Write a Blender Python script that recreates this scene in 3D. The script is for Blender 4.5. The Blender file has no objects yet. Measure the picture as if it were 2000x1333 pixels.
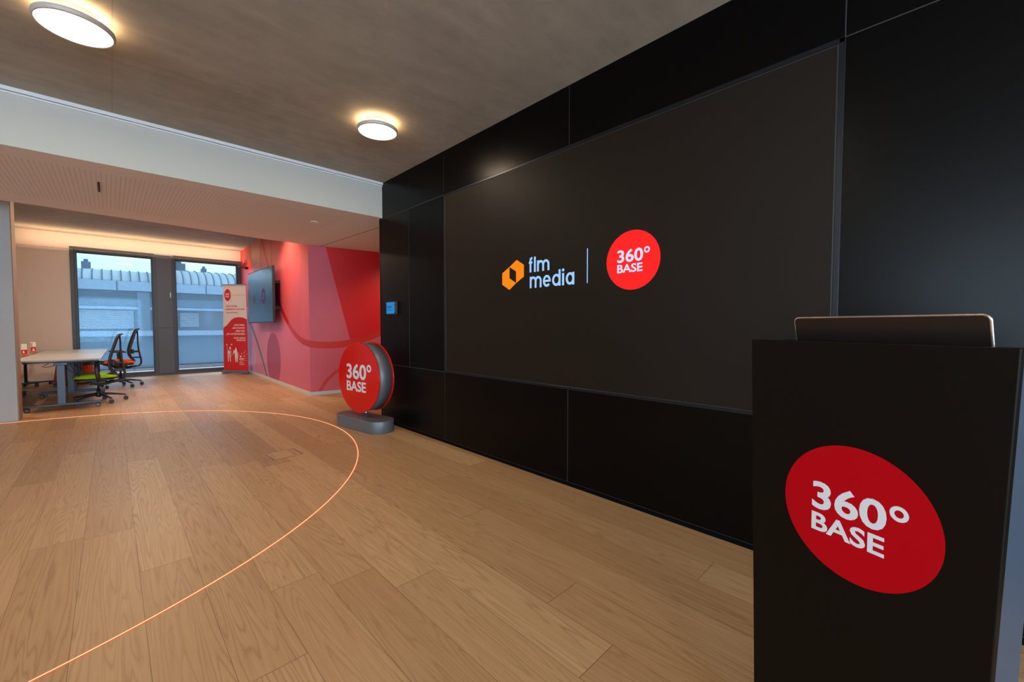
import bpy, bmesh, math, random
from mathutils import Vector, Matrix
S = bpy.context.scene
C = S.collection
random.seed(7)
PI = math.pi
rad = math.radians

# ------------------------------------------------------------------ camera
cam = bpy.data.objects.new('camera', bpy.data.cameras.new('camera'))
C.objects.link(cam)
cam.location = (0, 0, 1.25)
cam.rotation_euler = (rad(90 - 2.115), 0, -rad(44.155))
cam.data.sensor_fit = 'HORIZONTAL'
cam.data.sensor_width = 36
cam.data.lens = 806.4 / 2000 * 36
cam.data.clip_start = 0.05
cam.data.clip_end = 300
S.camera = cam

# ------------------------------------------------------------------ exposure
S.view_settings.view_transform = 'Standard'
S.view_settings.look = 'None'
S.view_settings.gamma = 1
S.view_settings.use_curve_mapping = False
S.view_settings.exposure = 0.0

# ------------------------------------------------------------------ node helper
class V:
    """a node socket (or constant) with arithmetic"""
    def __init__(s, nt, v): s.nt, s.v = nt, v
    def m(s, op, *o, clamp=False):
        n = s.nt.nodes.new('ShaderNodeMath'); n.operation = op; n.use_clamp = clamp
        for i, a in enumerate((s,) + o):
            a = a.v if isinstance(a, V) else a
            if isinstance(a, (int, float)): n.inputs[i].default_value = a
            else: s.nt.links.new(a, n.inputs[i])
        return V(s.nt, n.outputs[0])
    def __add__(s, o): return s.m('ADD', o)
    def __radd__(s, o): return s.m('ADD', o)
    def __sub__(s, o): return s.m('SUBTRACT', o)
    def __rsub__(s, o): return V(s.nt, float(o)).m('SUBTRACT', s)
    def __mul__(s, o): return s.m('MULTIPLY', o)
    def __rmul__(s, o): return s.m('MULTIPLY', o)
    def __truediv__(s, o): return s.m('DIVIDE', o)
    def gt(s, o): return s.m('GREATER_THAN', o)
    def lt(s, o): return s.m('LESS_THAN', o)
    def floor(s): return s.m('FLOOR')
    def fract(s): return s.m('FRACT')
    def abs(s): return s.m('ABSOLUTE')
    def sqrt(s): return s.m('SQRT')
    def clamp(s): return s.m('ADD', 0.0, clamp=True)

class N:
    """a material being wired"""
    def __init__(s, name, world=None):
        if world: s.mat = world
        else: s.mat = bpy.data.materials.new(name)
        s.mat.use_nodes = True
        s.nt = s.mat.node_tree
        s.nt.nodes.clear()
    def node(s, t, **kw):
        n = s.nt.nodes.new(t)
        for k, v in kw.items(): setattr(n, k, v)
        return n
    def put(s, n, key, v):
        if v is None: return
        if isinstance(v, V): v = v.v
        if isinstance(v, bpy.types.NodeSocket): s.nt.links.new(v, n.inputs[key])
        else:
            if isinstance(v, (tuple, list)) and len(v) == 3 and n.inputs[key].type == 'RGBA': v = (*v, 1)
            n.inputs[key].default_value = v
    def coord(s, kind='Object'):
        return s.node('ShaderNodeTexCoord').outputs[kind]
    def xyz(s, sock):
        n = s.node('ShaderNodeSeparateXYZ'); s.nt.links.new(sock, n.inputs[0])
        return [V(s.nt, o) for o in n.outputs]
    def vec(s, x, y, z):
        n = s.node('ShaderNodeCombineXYZ')
        for i, a in enumerate((x, y, z)): s.put(n, i, a)
        return n.outputs[0]
    def noise(s, vec, scale=5, detail=3, rough=.5, dist=0, dim='3D'):
        n = s.node('ShaderNodeTexNoise', noise_dimensions=dim)
        s.put(n, 'Vector', vec); s.put(n, 'Scale', scale); s.put(n, 'Detail', detail)
        s.put(n, 'Roughness', rough); s.put(n, 'Distortion', dist)
        return V(s.nt, n.outputs['Fac'])
    def white(s, vec):
        n = s.node('ShaderNodeTexWhiteNoise', noise_dimensions='3D'); s.put(n, 'Vector', vec)
        return V(s.nt, n.outputs['Value'])
    def ramp(s, f, stops):
        n = s.node('ShaderNodeValToRGB'); s.put(n, 0, f)
        e = n.color_ramp.elements
        while len(e) < len(stops): e.new(.5)
        for i, (p, c) in enumerate(stops):
            e[i].position = p; e[i].color = (*c, 1) if len(c) == 3 else c
        return n.outputs[0]
    def mix(s, f, a, b, mode='MIX'):
        n = s.node('ShaderNodeMix', data_type='RGBA', blend_type=mode)
        s.put(n, 0, f); s.put(n, 6, a); s.put(n, 7, b)
        return n.outputs[2]
    def out(s, sh): 
        o = s.node('ShaderNodeOutputMaterial'); s.nt.links.new(sh, o.inputs[0]); return s.mat
    def pbsdf(s, col, rough=.5, metal=0, spec=.5, bump=None, bstr=.2, bdist=.01, **kw):
        n = s.node('ShaderNodeBsdfPrincipled')
        s.put(n, 'Base Color', col); s.put(n, 'Roughness', rough); s.put(n, 'Metallic', metal)
        s.put(n, 'Specular IOR Level', spec)
        for k, v in kw.items(): s.put(n, k.replace('_', ' '), v)
        if bump is not None:
            b = s.node('ShaderNodeBump'); s.put(b, 'Height', bump)
            s.put(b, 'Strength', bstr); s.put(b, 'Distance', bdist)
            s.nt.links.new(b.outputs[0], n.inputs['Normal'])
        return n.outputs[0]

def lin(r, g, b):
    f = lambda c: (c/255/12.92) if c/255 <= .04045 else ((c/255+.055)/1.055)**2.4
    return (f(r), f(g), f(b))

def simple(name, col, rough=.5, metal=0, spec=.5, var=.06, vscale=20, bump=0):
    n = N(name)
    nz = n.noise(n.coord(), vscale, 4)
    c = n.mix(nz, tuple(max(0, x*(1-var)) for x in col), tuple(min(1, x*(1+var)) for x in col))
    return n.out(n.pbsdf(c, rough, metal, spec, nz if bump else None, bump, .004))

def emit(name, col, st):
    n = N(name)
    e = n.node('ShaderNodeEmission'); n.put(e, 0, col); n.put(e, 1, st)
    return n.out(e.outputs[0])

# ------------------------------------------------------------------ world: bright cloudy sky
w = bpy.data.worlds.new('sky'); S.world = w
n = N('', w)
g = n.coord('Generated')
x, y, z = n.xyz(g)
cl = n.noise(n.vec(x*1.0, y*1.0, z*3.0), 2.6, 6, .55, .3)
base = n.ramp(z, [(0, (.62, .76, .92)), (.25, (.36, .58, .90)), (1, (.16, .36, .75))])
colr = n.mix(n.ramp(cl, [(.30, (.15, .15, .15)), (.50, (1, 1, 1))]), base, (.95, .97, 1.0))
bg = n.node('ShaderNodeBackground'); n.put(bg, 0, colr); n.put(bg, 1, 4.5)
o = n.node('ShaderNodeOutputWorld'); n.nt.links.new(bg.outputs[0], o.inputs[0])

# ------------------------------------------------------------------ lights
def area(name, loc, target, sx, sy, power, col, shape='RECTANGLE', spread=180):
    l = bpy.data.lights.new(name, 'AREA'); l.shape = shape; l.size = sx; l.size_y = sy
    l.energy = power; l.color = col; l.spread = rad(spread)
    o = bpy.data.objects.new(name, l); C.objects.link(o); o.location = loc
    d = Vector(target) - Vector(loc); o.rotation_euler = d.to_track_quat('-Z', 'Y').to_euler()
    return o
DAY = (.56, .79, 1.0)
WARM = (1.0, .78, .54)
# daylight entering through the window openings behind and to the left of the camera
area('daylight_back', (-1.2, -5.35, 1.55), (-1.2, 0, 1.35), 5.0, 2.4, 310, DAY)
area('daylight_left', (-6.35, -1.8, 1.55), (0, -1.8, 1.3), 4.2, 2.4, 190, (.34, .68, 1.0))
# the ceiling lamps of the same grid that hang outside the picture
for (lx, ly, lz, p) in ((-1.93, 3.5, 2.97, 9), (-3.76, 3.5, 2.97, 9), (-1.93, 1.0, 2.97, 9), (-.1, 1.0, 2.97, 9), 
                     (-.1, -1.5, 2.97, 9), (-1.93, -1.5, 2.97, 9), (-3.76, 1.0, 2.97, 9),
                     (.4, 8.9, 3.25, 42), (-1.6, 9.6, 3.25, 42), (.4, 10.8, 3.25, 28)):
    area('lamp_light', (lx, ly, lz), (lx, ly, 0), .36, .36, p, WARM, 'DISK')
# recessed spots: one over the corner of the mural wall, one in the passage behind the black wall
def spot(name, loc, target, power, col, ang, blend=.8):
    l = bpy.data.lights.new(name, 'SPOT'); l.energy = power; l.color = col
    l.spot_size = rad(ang); l.spot_blend = blend; l.shadow_soft_size = .04
    o = bpy.data.objects.new(name, l); C.objects.link(o); o.location = loc
    d = Vector(target) - Vector(loc); o.rotation_euler = d.to_track_quat('-Z', 'Y').to_euler()
spot('spot_mural', (2.0, 8.9, 3.28), (2.5, 8.95, 1.0), 150, (1, .74, .5), 120)
spot('spot_mural', (2.12, 12.6, 3.28), (2.62, 12.7, 1.9), 40, (1, .70, .45), 90)
spot('spot_passage', (4.25, 6.35, 2.6), (4.05, 7.3, 1.0), 85, (1, .74, .5), 105, 1)

# ------------------------------------------------------------------ mesh helper
class MB:
    def __init__(s): s.v = []; s.f = []; s.mi = []; s.cur = 0; s.sm = []
    def add(s, vs, fs, M=None, smooth=False):
        b = len(s.v)
        s.v += [tuple(M @ Vector(p)) if M else tuple(p) for p in vs]
        s.f += [tuple(b+i for i in f) for f in fs]; s.mi += [s.cur]*len(fs); s.sm += [smooth]*len(fs)
        return s
    def box(s, a, b, M=None):
        (x0, y0, z0), (x1, y1, z1) = a, b
        return s.add([(x0,y0,z0),(x1,y0,z0),(x1,y1,z0),(x0,y1,z0),(x0,y0,z1),(x1,y0,z1),(x1,y1,z1),(x0,y1,z1)],
              [(0,3,2,1),(4,5,6,7),(0,1,5,4),(1,2,6,5),(2,3,7,6),(3,0,4,7)], M)
    def prism(s, poly, z0, z1, M=None, smooth=False):
        n = len(poly)
        vs = [(x, y, z0) for x, y in poly] + [(x, y, z1) for x, y in poly]
        s.add(vs, [tuple(range(n-1, -1, -1)), tuple(range(n, 2*n))], M)
        b = len(s.v) - 2*n
        s.f += [(b+i, b+(i+1) % n, b+n+(i+1) % n, b+n+i) for i in range(n)]
        s.mi += [s.cur]*n; s.sm += [smooth]*n
        return s
    def cyl(s, p, q, r, r2=None, n=20, cap=True):
        p, q = Vector(p), Vector(q); r2 = r if r2 is None else r2
        d = (q-p).normalized(); a = d.orthogonal().normalized(); b = d.cross(a)
        vs = []
        for c, rr in ((p, r), (q, r2)):
            vs += [c + rr*(math.cos(2*PI*i/n)*a + math.sin(2*PI*i/n)*b) for i in range(n)]
        s.add(vs, [(i, (i+1) % n, n+(i+1) % n, n+i) for i in range(n)], None, True)
        if cap:
            s.add(vs, [tuple(range(n-1, -1, -1)), tuple(range(n, 2*n))])
        return s
    def tube(s, pts, r, n=8, ry=None, closed=False, up=None):
        """round or flat tube along points; r may be a list"""
        P = [Vector(p) for p in pts]; m = len(P); vs = []
        R = r if isinstance(r, (list, tuple)) else [r]*m
        prev = None
        for i, p in enumerate(P):
            if closed: t = (P[(i+1) % m] - P[i-1]).normalized()
            else: t = (P[min(i+1, m-1)] - P[max(i-1, 0)]).normalized()
            if up is not None: a = Vector(up) - t*t.dot(Vector(up))
            elif prev is None: a = t.orthogonal()
            else: a = prev - t*t.dot(prev)
            a.normalize(); prev = a; b = t.cross(a)
            rb = R[i] if ry is None else ry
            vs += [p + R[i]*math.cos(2*PI*k/n+PI/n)*a + rb*math.sin(2*PI*k/n+PI/n)*b for k in range(n)]
        fs = []
        for i in range(m if closed else m-1):
            j = (i+1) % m
            fs += [(i*n+k, i*n+(k+1) % n, j*n+(k+1) % n, j*n+k) for k in range(n)]
        s.add(vs, fs, None, True)
        if not closed: s.add(vs, [tuple(range(n-1, -1, -1)), tuple((m-1)*n+k for k in range(n))])
        return s
    def lathe(s, prof, n=48, M=None):
        vs = []; m = len(prof)
        for r, z in prof:
            vs += [(r*math.cos(2*PI*k/n), r*math.sin(2*PI*k/n), z) for k in range(n)]
        fs = [(i*n+k, i*n+(k+1) % n, (i+1)*n+(k+1) % n, (i+1)*n+k) for i in range(m-1) for k in range(n)]
        s.add(vs, fs, M, True)
        ends = []
        if prof[0][0] > 1e-6: ends.append(tuple(range(n-1, -1, -1)))
        if prof[-1][0] > 1e-6: ends.append(tuple((m-1)*n+k for k in range(n)))
        s.add(vs, ends, M)
        return s
    def build(s, name, mat, parent=None, bevel=0, seg=2, M=None):
        me = bpy.data.meshes.new(name)
        me.from_pydata(s.v, [], s.f)
        for m_ in (mat if isinstance(mat, (list, tuple)) else [mat]): me.materials.append(m_)
        for p, i, sm in zip(me.polygons, s.mi, s.sm): p.material_index = i; p.use_smooth = sm
        bm = bmesh.new(); bm.from_mesh(me)
        bmesh.ops.remove_doubles(bm, verts=bm.verts, dist=1e-6)
        bmesh.ops.recalc_face_normals(bm, faces=bm.faces)
        if M is not None: bmesh.ops.transform(bm, matrix=M, verts=bm.verts)
        bm.to_mesh(me); bm.free()
        o = bpy.data.objects.new(name, me); C.objects.link(o); o.parent = parent
        if bevel:
            b = o.modifiers.new('bevel', 'BEVEL'); b.width = bevel; b.segments = seg; b.limit_method = 'ANGLE'; b.angle_limit = rad(40)
        return o

def frame(origin, right, up):
    r, u = Vector(right).normalized(), Vector(up).normalized(); n_ = r.cross(u)
    M = Matrix((r, u, n_)).transposed().to_4x4(); M.translation = Vector(origin); return M

def tag(o, label, cat, group=None, kind=None):
    o['label'] = label; o['category'] = cat
    if group: o['group'] = group
    if kind: o['kind'] = kind
    return o
def thing(name, loc, rz, label, cat, group=None):
    o = bpy.data.objects.new(name, None); C.objects.link(o); o.location = loc; o.rotation_euler = (0, 0, rz)
    o.empty_display_size = .1
    return tag(o, label, cat, group)
def struct(mb, name, mat, label=None, **kw):
    o = mb.build(name, mat, **kw); o['kind'] = 'structure'
    if label: o['label'] = label
    return o

# text: built-in font outlines or drawn strokes, fitted to a box in the local (right, up) plane
def text_mb(mb, s, x0, x1, y0, y1, bold=.02, depth=.0012, z=0, M=None, keep=False, align=None):
    cu = bpy.data.curves.new('t', 'FONT'); cu.body = s; cu.size = 1; cu.offset = bold; cu.resolution_u = 4
    o = bpy.data.objects.new('t', cu); C.objects.link(o)
    dg = bpy.context.evaluated_depsgraph_get(); dg.update()
    me = o.evaluated_get(dg).to_mesh()
    vs = [v.co.copy() for v in me.vertices]; fs = [tuple(p.vertices) for p in me.polygons]
    o.evaluated_get(dg).to_mesh_clear()
    bpy.data.objects.remove(o); bpy.data.curves.remove(cu)
    xa, xb = min(v.x for v in vs), max(v.x for v in vs)
    ya, yb = min(v.y for v in vs), max(v.y for v in vs)
    sx, sy = (x1-x0)/(xb-xa), (y1-y0)/(yb-ya)
    if keep:
        sx = sy*.95
        if align == 'R': x0 = x1 - sx*(xb-xa)
    out = [((v.x-xa)*sx+x0, (v.y-ya)*sy+y0, z) for v in vs]
    n_ = len(out); from collections import Counter
    ed = Counter(); 
    for f in fs:
        for i in range(len(f)): ed[(f[i], f[(i+1) % len(f)])] += 1
    top = [(a, b, z+depth) for a, b, c in out]
    side = [(a, b, n_+b, n_+a) for (a, b) in ed if (b, a) not in ed]
    mb.add(out+top, [tuple(n_+i for i in f) for f in fs] + side, M)
def ring_mb(mb, cx, cy, r0, r1, z0, z1, n=40, M=None):
    vs = []
    for z_ in (z0, z1):
        for r in (r0, r1): vs += [(cx+r*math.cos(2*PI*k/n), cy+r*math.sin(2*PI*k/n), z_) for k in range(n)]
    fs = []
    for k in range(n):
        j = (k+1) % n
        fs += [(k, j, n+j, n+k), (2*n+k, 2*n+j, 3*n+j, 3*n+k), (k, j, 2*n+j, 2*n+k), (n+k, n+j, 3*n+j, 3*n+k)]
    mb.add(vs, fs, M)
def disc_poly(cx, cy, r, n=64): return [(cx+r*math.cos(2*PI*k/n), cy+r*math.sin(2*PI*k/n)) for k in range(n)]
def stroke(mb, pts, w, z0, z1, M=None):
    """flat ribbon of width w along a polyline in the plane"""
    P = [Vector((a, b)) for a, b in pts]; L, R = [], []
    for i, p in enumerate(P):
        t = P[min(i+1, len(P)-1)] - P[max(i-1, 0)]; t.normalize(); nn = Vector((-t.y, t.x))*w/2
        L.append(p+nn); R.append(p-nn)
    n_ = len(P); vs = [(p.x, p.y, z1) for p in L+R] + [(p.x, p.y, z0) for p in L+R]
    fs = [(i, i+1, n_+i+1, n_+i) for i in range(n_-1)]
    fs += [(i, i+1, 2*n_+i+1, 2*n_+i) for i in range(n_-1)] + [(n_+i, n_+i+1, 3*n_+i+1, 3*n_+i) for i in range(n_-1)]
    fs += [(0, n_, 3*n_, 2*n_), (n_-1, 2*n_-1, 4*n_-1, 3*n_-1)]
    mb.add(vs, fs, M)
def arc(cx, cy, r, a0, a1, n=14, ry=None):
    ry = r if ry is None else ry
    return [(cx+r*math.cos(rad(a0+(a1-a0)*i/n)), cy+ry*math.sin(rad(a0+(a1-a0)*i/n))) for i in range(n+1)]

def logo360(M, R, zt, parent, mat, dy=0, bold=.03, dep=.0012):
    """the words 360 degree BASE on a disc of radius R, local plane M"""
    mb = MB()
    text_mb(mb, '360', -.57*R, .40*R, (-.055+dy)*R, (.385+dy)*R, bold, dep, zt, M)
    ring_mb(mb, .535*R, (.285+dy)*R, .052*R, .105*R, zt, zt+dep, 36, M)
    text_mb(mb, 'BASE', -.57*R, .385*R, (-.405+dy)*R, (-.115+dy)*R, bold, dep, zt, M)
    return mb.build('lettering', mat, parent)

# ------------------------------------------------------------------ materials
def mat_floor():
    n = N('oak_planks'); x, y, z = n.xyz(n.coord())
    wpl, lpl = .2175, 2.35
    xs = (x + .145)/wpl; ix = xs.floor()
    off = n.white(n.vec(ix, 3.7, 0))*lpl
    ys = (y + off)/lpl; iy = ys.floor()
    rnd = n.white(n.vec(ix, iy, 1.3)); rnd2 = n.white(n.vec(ix, iy, 7.9))
    # cathedral grain: stretched noise rings, different in every plank
    u = (xs.fract() - .5)*wpl
    gx = n.vec(u*8.5 + rnd*31, y*.42 + rnd2*17, rnd*9)
    field = n.noise(gx, 1.0, 2, .45, .25)
    wob = n.noise(n.vec(x*30, y*5, rnd*5), 1.0, 4, .65)
    rings = ((field*(24.0) + wob*.7).fract() - .5).abs()*2.0
    ringc = rings.m('POWER', 3.0)
    fine = n.noise(n.vec(x*420, y*9, rnd*4), 1.0, 3, .6)
    med = n.noise(n.vec(x*60, y*1.6, rnd*8), 1.0, 3, .55)
    c = n.mix(rnd, lin(180, 139, 97), lin(206, 167, 122))
    c = n.mix((rnd2.gt(.86))*.5, c, lin(156, 121, 90))
    c = n.mix(ringc*.52*n.noise(gx, .8, 1).m('MULTIPLY', 1.5, clamp=True), c, lin(128, 86, 50))
    c = n.mix((med - .35)*.55, c, lin(150, 108, 68))
    c = n.mix((fine - .4)*.5, c, lin(140, 100, 62))
    ex = (xs.fract() - .5).abs().gt(.5 - .0042)
    ey = (ys.fract() - .5).abs().gt(.5 - .0006)
    seam = ex.m('MAXIMUM', ey)
    c = n.mix(seam*.72, c, lin(70, 44, 26))
    h = (1.0 - seam)*1.0 + fine*.12 - ringc*.1
    return n.out(n.pbsdf(c, (med*.14 + .38), 0, .4, h, .25, .002))
def mat_concrete(name, col, var=.2, bump=.15, lines=None, rough=.85):
    n = N(name); co = n.coord(); x, y, z = n.xyz(co)
    a = n.noise(co, .7, 5, .6, .3); b = n.noise(co, 6, 5, .65); cc = n.noise(n.vec(x*2.2, y*9, z*2), 1, 4, .6)
    f = (a*.55 + b*.25 + cc*.3)
    c = n.mix(f.m('MULTIPLY_ADD', 2.2, -.7, clamp=True), tuple(v*(1-var) for v in col), tuple(min(1, v*(1+var)) for v in col))
    pit = n.noise(co, 38, 2, .5).gt(.735)
    c = n.mix(pit*.35, c, tuple(v*.5 for v in col))
    if lines:
        sx, ox, sy, oy = lines
        l = ((x+ox)/sx).fract().lt(.006/sx).m('MAXIMUM', ((y+oy)/sy).fract().lt(.006/sy))
        c = n.mix(l*.3, c, tuple(v*.45 for v in col))
    return n.out(n.pbsdf(c, rough, 0, .3, b, bump, .006))
M_floor = mat_floor()
M_conc = mat_concrete('ceiling_concrete', lin(160, 154, 143), .3, .15, (2.9, -.05, 4.1, .25))
M_conc2 = mat_concrete('column_concrete', lin(186, 188, 188), .06, .1)
M_white = simple('white_paint', lin(190, 191, 184), .7, var=.015, vscale=3)
M_warmwhite = simple('wall_paint', lin(232, 218, 210), .75, var=.015, vscale=3)
M_trimwhite = simple('white_trim', lin(222, 226, 230), .45, var=.01)
M_base = simple('grey_baseboard', lin(196, 196, 196), .5, var=.02)
M_black = simple('black_panel', (.0016, .0013, .0013), .3, spec=.14, var=.08, vscale=2)
M_blackr = simple('black_recess', (.0016, .0018, .0022), .34, spec=.1, var=.05)
M_gap = simple('black_gap', (.0015, .0015, .0015), .9, spec=.1, var=0)
M_joint = simple('panel_joint', (.034, .036, .040), .5, var=0)
M_frame = simple('anodised_dark_frame', (.012, .014, .018), .35, metal=.5, var=.03)
M_screen = simple('led_screen_surface', (.0135, .0092, .0062), .5, spec=.14, var=.05, vscale=3)
M_alu = simple('brushed_aluminium', (.55, .56, .57), .35, metal=1, var=.05, vscale=60)
M_gunmetal = simple('grey_metal_paint', lin(104, 110, 116), .42, metal=.3, var=.04, vscale=40)
M_red = simple('red_gloss', lin(214, 16, 12), .16, spec=.5, var=.01)
M_redmatt = simple('red_vinyl', (.42, .0004, .005), .55, spec=.1, var=.01)
M_lwhite = simple('white_vinyl', lin(212, 218, 226), .5, var=.01)
M_wframe = simple('window_frame_grey', lin(74, 80, 88), .42, metal=.2, var=.04)
M_wpanel = simple('window_panel_grey', lin(92, 100, 110), .5, metal=.1, var=.04)
M_blackplastic = simple('black_plastic', (.012, .012, .013), .45, var=.1)
M_chairgrey = simple('dark_grey_plastic', lin(42, 46, 52), .42, var=.06)
M_desktop = simple('desk_laminate', lin(172, 166, 162), .34, var=.02, vscale=5)
M_deskleg = simple('desk_steel_grey', lin(76, 92, 108), .42, metal=.25, var=.03)
M_green = simple('green_fabric', lin(150, 190, 20), .9, var=.12, vscale=120, bump=.3)
M_orange = simple('orange_fabric', lin(240, 84, 12), .9, var=.12, vscale=120, bump=.3)
M_pouf = simple('terracotta_felt', lin(206, 84, 40), .92, var=.1, vscale=80, bump=.3)
M_castor = simple('castor_grey', lin(120, 122, 128), .5, var=.05)
M_oakblock = simple('light_wood_block', lin(176, 118, 60), .55, var=.18, vscale=30)

def mat_soffit():
    n = N('perforated_soffit'); x, y, z = n.xyz(n.coord())
    sl = (x/.0333).fract().lt(.22)*((y/.055).fract().lt(.72))
    edge = y - x*.107
    inb = y.gt(5.28)*y.lt(99) * edge.lt(7.02)*x.lt(2.2)
    hole = sl*inb
    seam = (x - 2.745).abs().lt(.006)
    c = n.mix(hole*.28, lin(232, 230, 228), lin(96, 80, 74))
    c = n.mix(seam, c, (.02, .012, .01))
    return n.out(n.pbsdf(c, .8, 0, .2))
M_soffit = mat_soffit()

def mural(side):
    n = N('mural_'+side); x, y, z = n.xyz(n.coord())
    if side == 'long':
        t = y - 7.8
        pink, salmon, coral, crim = lin(206, 96, 118), lin(214, 128, 112), lin(204, 82, 72), lin(206, 28, 30)
        c = n.mix((z - 1.9)*.8, pink, coral)
        c = n.mix((y + z*.12).gt(11.75), c, salmon)
        c = n.mix((y + z*.05).gt(12.42), c, lin(216, 48, 46))
        c = n.mix(z.lt(1.75 + 0)*y.gt(10.6), c, lin(212, 124, 148))  # pink lightened to lilac near the windows, daylight reflection painted into the colour
        fz = (t*t*.21 + .93)
        sl = ((t*.42)*(t*.42) + 1.0).sqrt()
        inside = (z.gt(fz)*t.lt(2.6))
        c = n.mix(inside*.55, c, lin(212, 70, 62))
        stripe = ((t + z*.18).gt(.72))*inside
        c = n.mix(stripe*.25, c, lin(180, 60, 70))
        band = ((z - fz)/sl).abs().lt(.058)*t.lt(3.4)
        c = n.mix(band, c, lin(184, 22, 22))
        dx, dz = y - 10.32, z - .50
        c = n.mix((dx*dx + dz*dz).sqrt().lt(.59), c, lin(168, 56, 84))
        tg = y - 10.96
        gz = tg*.966 - tg*tg*.13 + .08
        c = n.mix(((z - gz)*.72).abs().lt(.055)*y.gt(10.85)*y.lt(12.9), c, lin(104, 108, 92))
        c = n.mix((y - 10.32).abs().lt(.035)*z.gt(2.2), c, lin(176, 40, 36))
    else:
        t = x - 2.54
        pink, crim = lin(206, 92, 106), lin(206, 30, 34)
        ln = x - (2.825 + (2.671 - z)*.2335)
        band0 = (t*t*.26 - t*.17 + .925)
        above = z.gt(band0)
        c = n.mix(ln.gt(0)*above, pink, crim)
        c = n.mix((z - band0).abs().lt(.062), c, lin(204, 48, 40))
        dx, dz = x - 3.45, z + .28
        rr = (dx*dx + dz*dz).sqrt()
        c = n.mix((rr - .83).abs().lt(.028), c, lin(196, 62, 62))
    return n.out(n.pbsdf(c, .42, 0, .35))
M_mlong, M_mshort = mural('long'), mural('short')

def mat_blind():
    n = N('blind_fabric'); x, y, z = n.xyz(n.coord())
    wv = n.noise(n.vec(x*3, y, z*160), 1, 3, .6); wv2 = n.noise(n.vec(x*220, y, z*4), 1, 2, .5)
    tr = n.node('ShaderNodeBsdfTransparent'); n.put(tr, 0, n.mix(wv*.5 + wv2*.5, (.62, .78, .88), (.82, .93, 1.0)))
    df = n.node('ShaderNodeBsdfDiffuse'); n.put(df, 0, (.16, .20, .24))
    tl = n.node('ShaderNodeBsdfTranslucent'); n.put(tl, 0, (.20, .30, .40))
    m1 = n.node('ShaderNodeMixShader'); n.put(m1, 0, .5); n.nt.links.new(df.outputs[0], m1.inputs[1]); n.nt.links.new(tl.outputs[0], m1.inputs[2])
    m2 = n.node('ShaderNodeMixShader'); n.put(m2, 0, .70); n.nt.links.new(m1.outputs[0], m2.inputs[1]); n.nt.links.new(tr.outputs[0], m2.inputs[2])
    return n.out(m2.outputs[0])
def mat_glass():
    n = N('window_glass')
    tr = n.node('ShaderNodeBsdfTransparent'); n.put(tr, 0, (.92, .96, .98))
    gl = n.node('ShaderNodeBsdfGlossy'); n.put(gl, 'Roughness', .02)
    m = n.node('ShaderNodeMixShader'); n.put(m, 0, .06)
    n.nt.links.new(tr.outputs[0], m.inputs[1]); n.nt.links.new(gl.outputs[0], m.inputs[2])
    return n.out(m.outputs[0])
M_blind, M_glass = mat_blind(), mat_glass()

# ------------------------------------------------------------------ the room shell
ZC = 3.06
struct(MB().box((-6, -5, -.12), (6, 13.8, 0)), 'floor', M_floor)
struct(MB().box((-6.2, -5.2, ZC), (6, 4.97, ZC+.2)), 'ceiling', M_conc)
struct(MB().box((-6.2, 7.0, 3.33), (6, 13.9, 3.53)), 'ceiling_far', M_conc)
# dropped beam between the two rooms: white front, pale perforated underside
kz = .0215
def zb(y): return 2.622 + kz*(y-4.964)
back = [(6, 7.19), (3.8, 7.58), (2.545, 7.8), (1.87, 7.80), (.66, 7.6), (-.865, 7.441), (-6, 6.89)]
poly = [(-6, 4.964), (6, 4.964)] + back
mb = MB(); nP = len(poly)
mb.add([(x, y, zb(y)) for x, y in poly] + [(x, y, 3.6) for x, y in poly], [tuple(range(nP))]); mb.cur = 1
mb.add([(x, y, zb(y)) for x, y in poly] + [(x, y, 3.6) for x, y in poly],
       [tuple(range(nP, 2*nP))] + [(i, (i+1) % nP, nP+(i+1) % nP, nP+i) for i in range(nP)])
struct(mb, 'wall_beam', [M_soffit, M_white], 'white painted ceiling beam with a perforated underside')
mb = MB().box((-6, 4.935, ZC-.028), (2.517, 4.966, ZC)).box((-6, 4.95, ZC-.045), (2.517, 4.966, ZC-.033))
struct(mb, 'trim_1', M_trimwhite, 'white edge profile along the top of the beam')

# black wall on the right: core, cladding panels with open joints
WX = 2.517
core = struct(MB().box((WX+.003, -5, .035), (6, 5.02, ZC)), 'wall_right', M_joint, 'black panelled wall')
g_ = .003
def panel(y0, y1, z0, z1, mat=M_black, dx=0, name='panel'):
    return MB().box((WX+dx, y0+g_, z0+g_), (WX+.03, y1-g_, z1-g_)).build(name, mat, core, .0015, 1)
YS = [5.03, 3.612, 1.975, .338, -1.30, -2.94, -5]
for a, b in zip(YS[1:], YS[:-1]):
    panel(a, b, 2.612, ZC+.0)
panel(4.322, 5.03, .762, 2.612)
panel(3.612, 4.322, .762, 2.612, M_blackr, .0015)
for a, b in zip(YS[1:3]+[YS[3]], YS[:3]): panel(a, b, .035, .762)
for a, b in zip(YS[4:], YS[3:-1]): panel(a, b, .035, 2.612)
MB().box((WX-.002, 5.03, 0), (WX+.5, 5.045, ZC-.0)).build('end_panel', M_black, core)
MB().box((WX+.012, -5, 0), (WX+.03, 5.03, .0345)).build('plinth', M_gap, core)

# other walls
w = MB()
w.box((-6, 8.39, 0), (-.905, 8.69, 3.4))
struct(w, 'wall_left', M_conc2, 'pale concrete wall end at the left edge')
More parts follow.
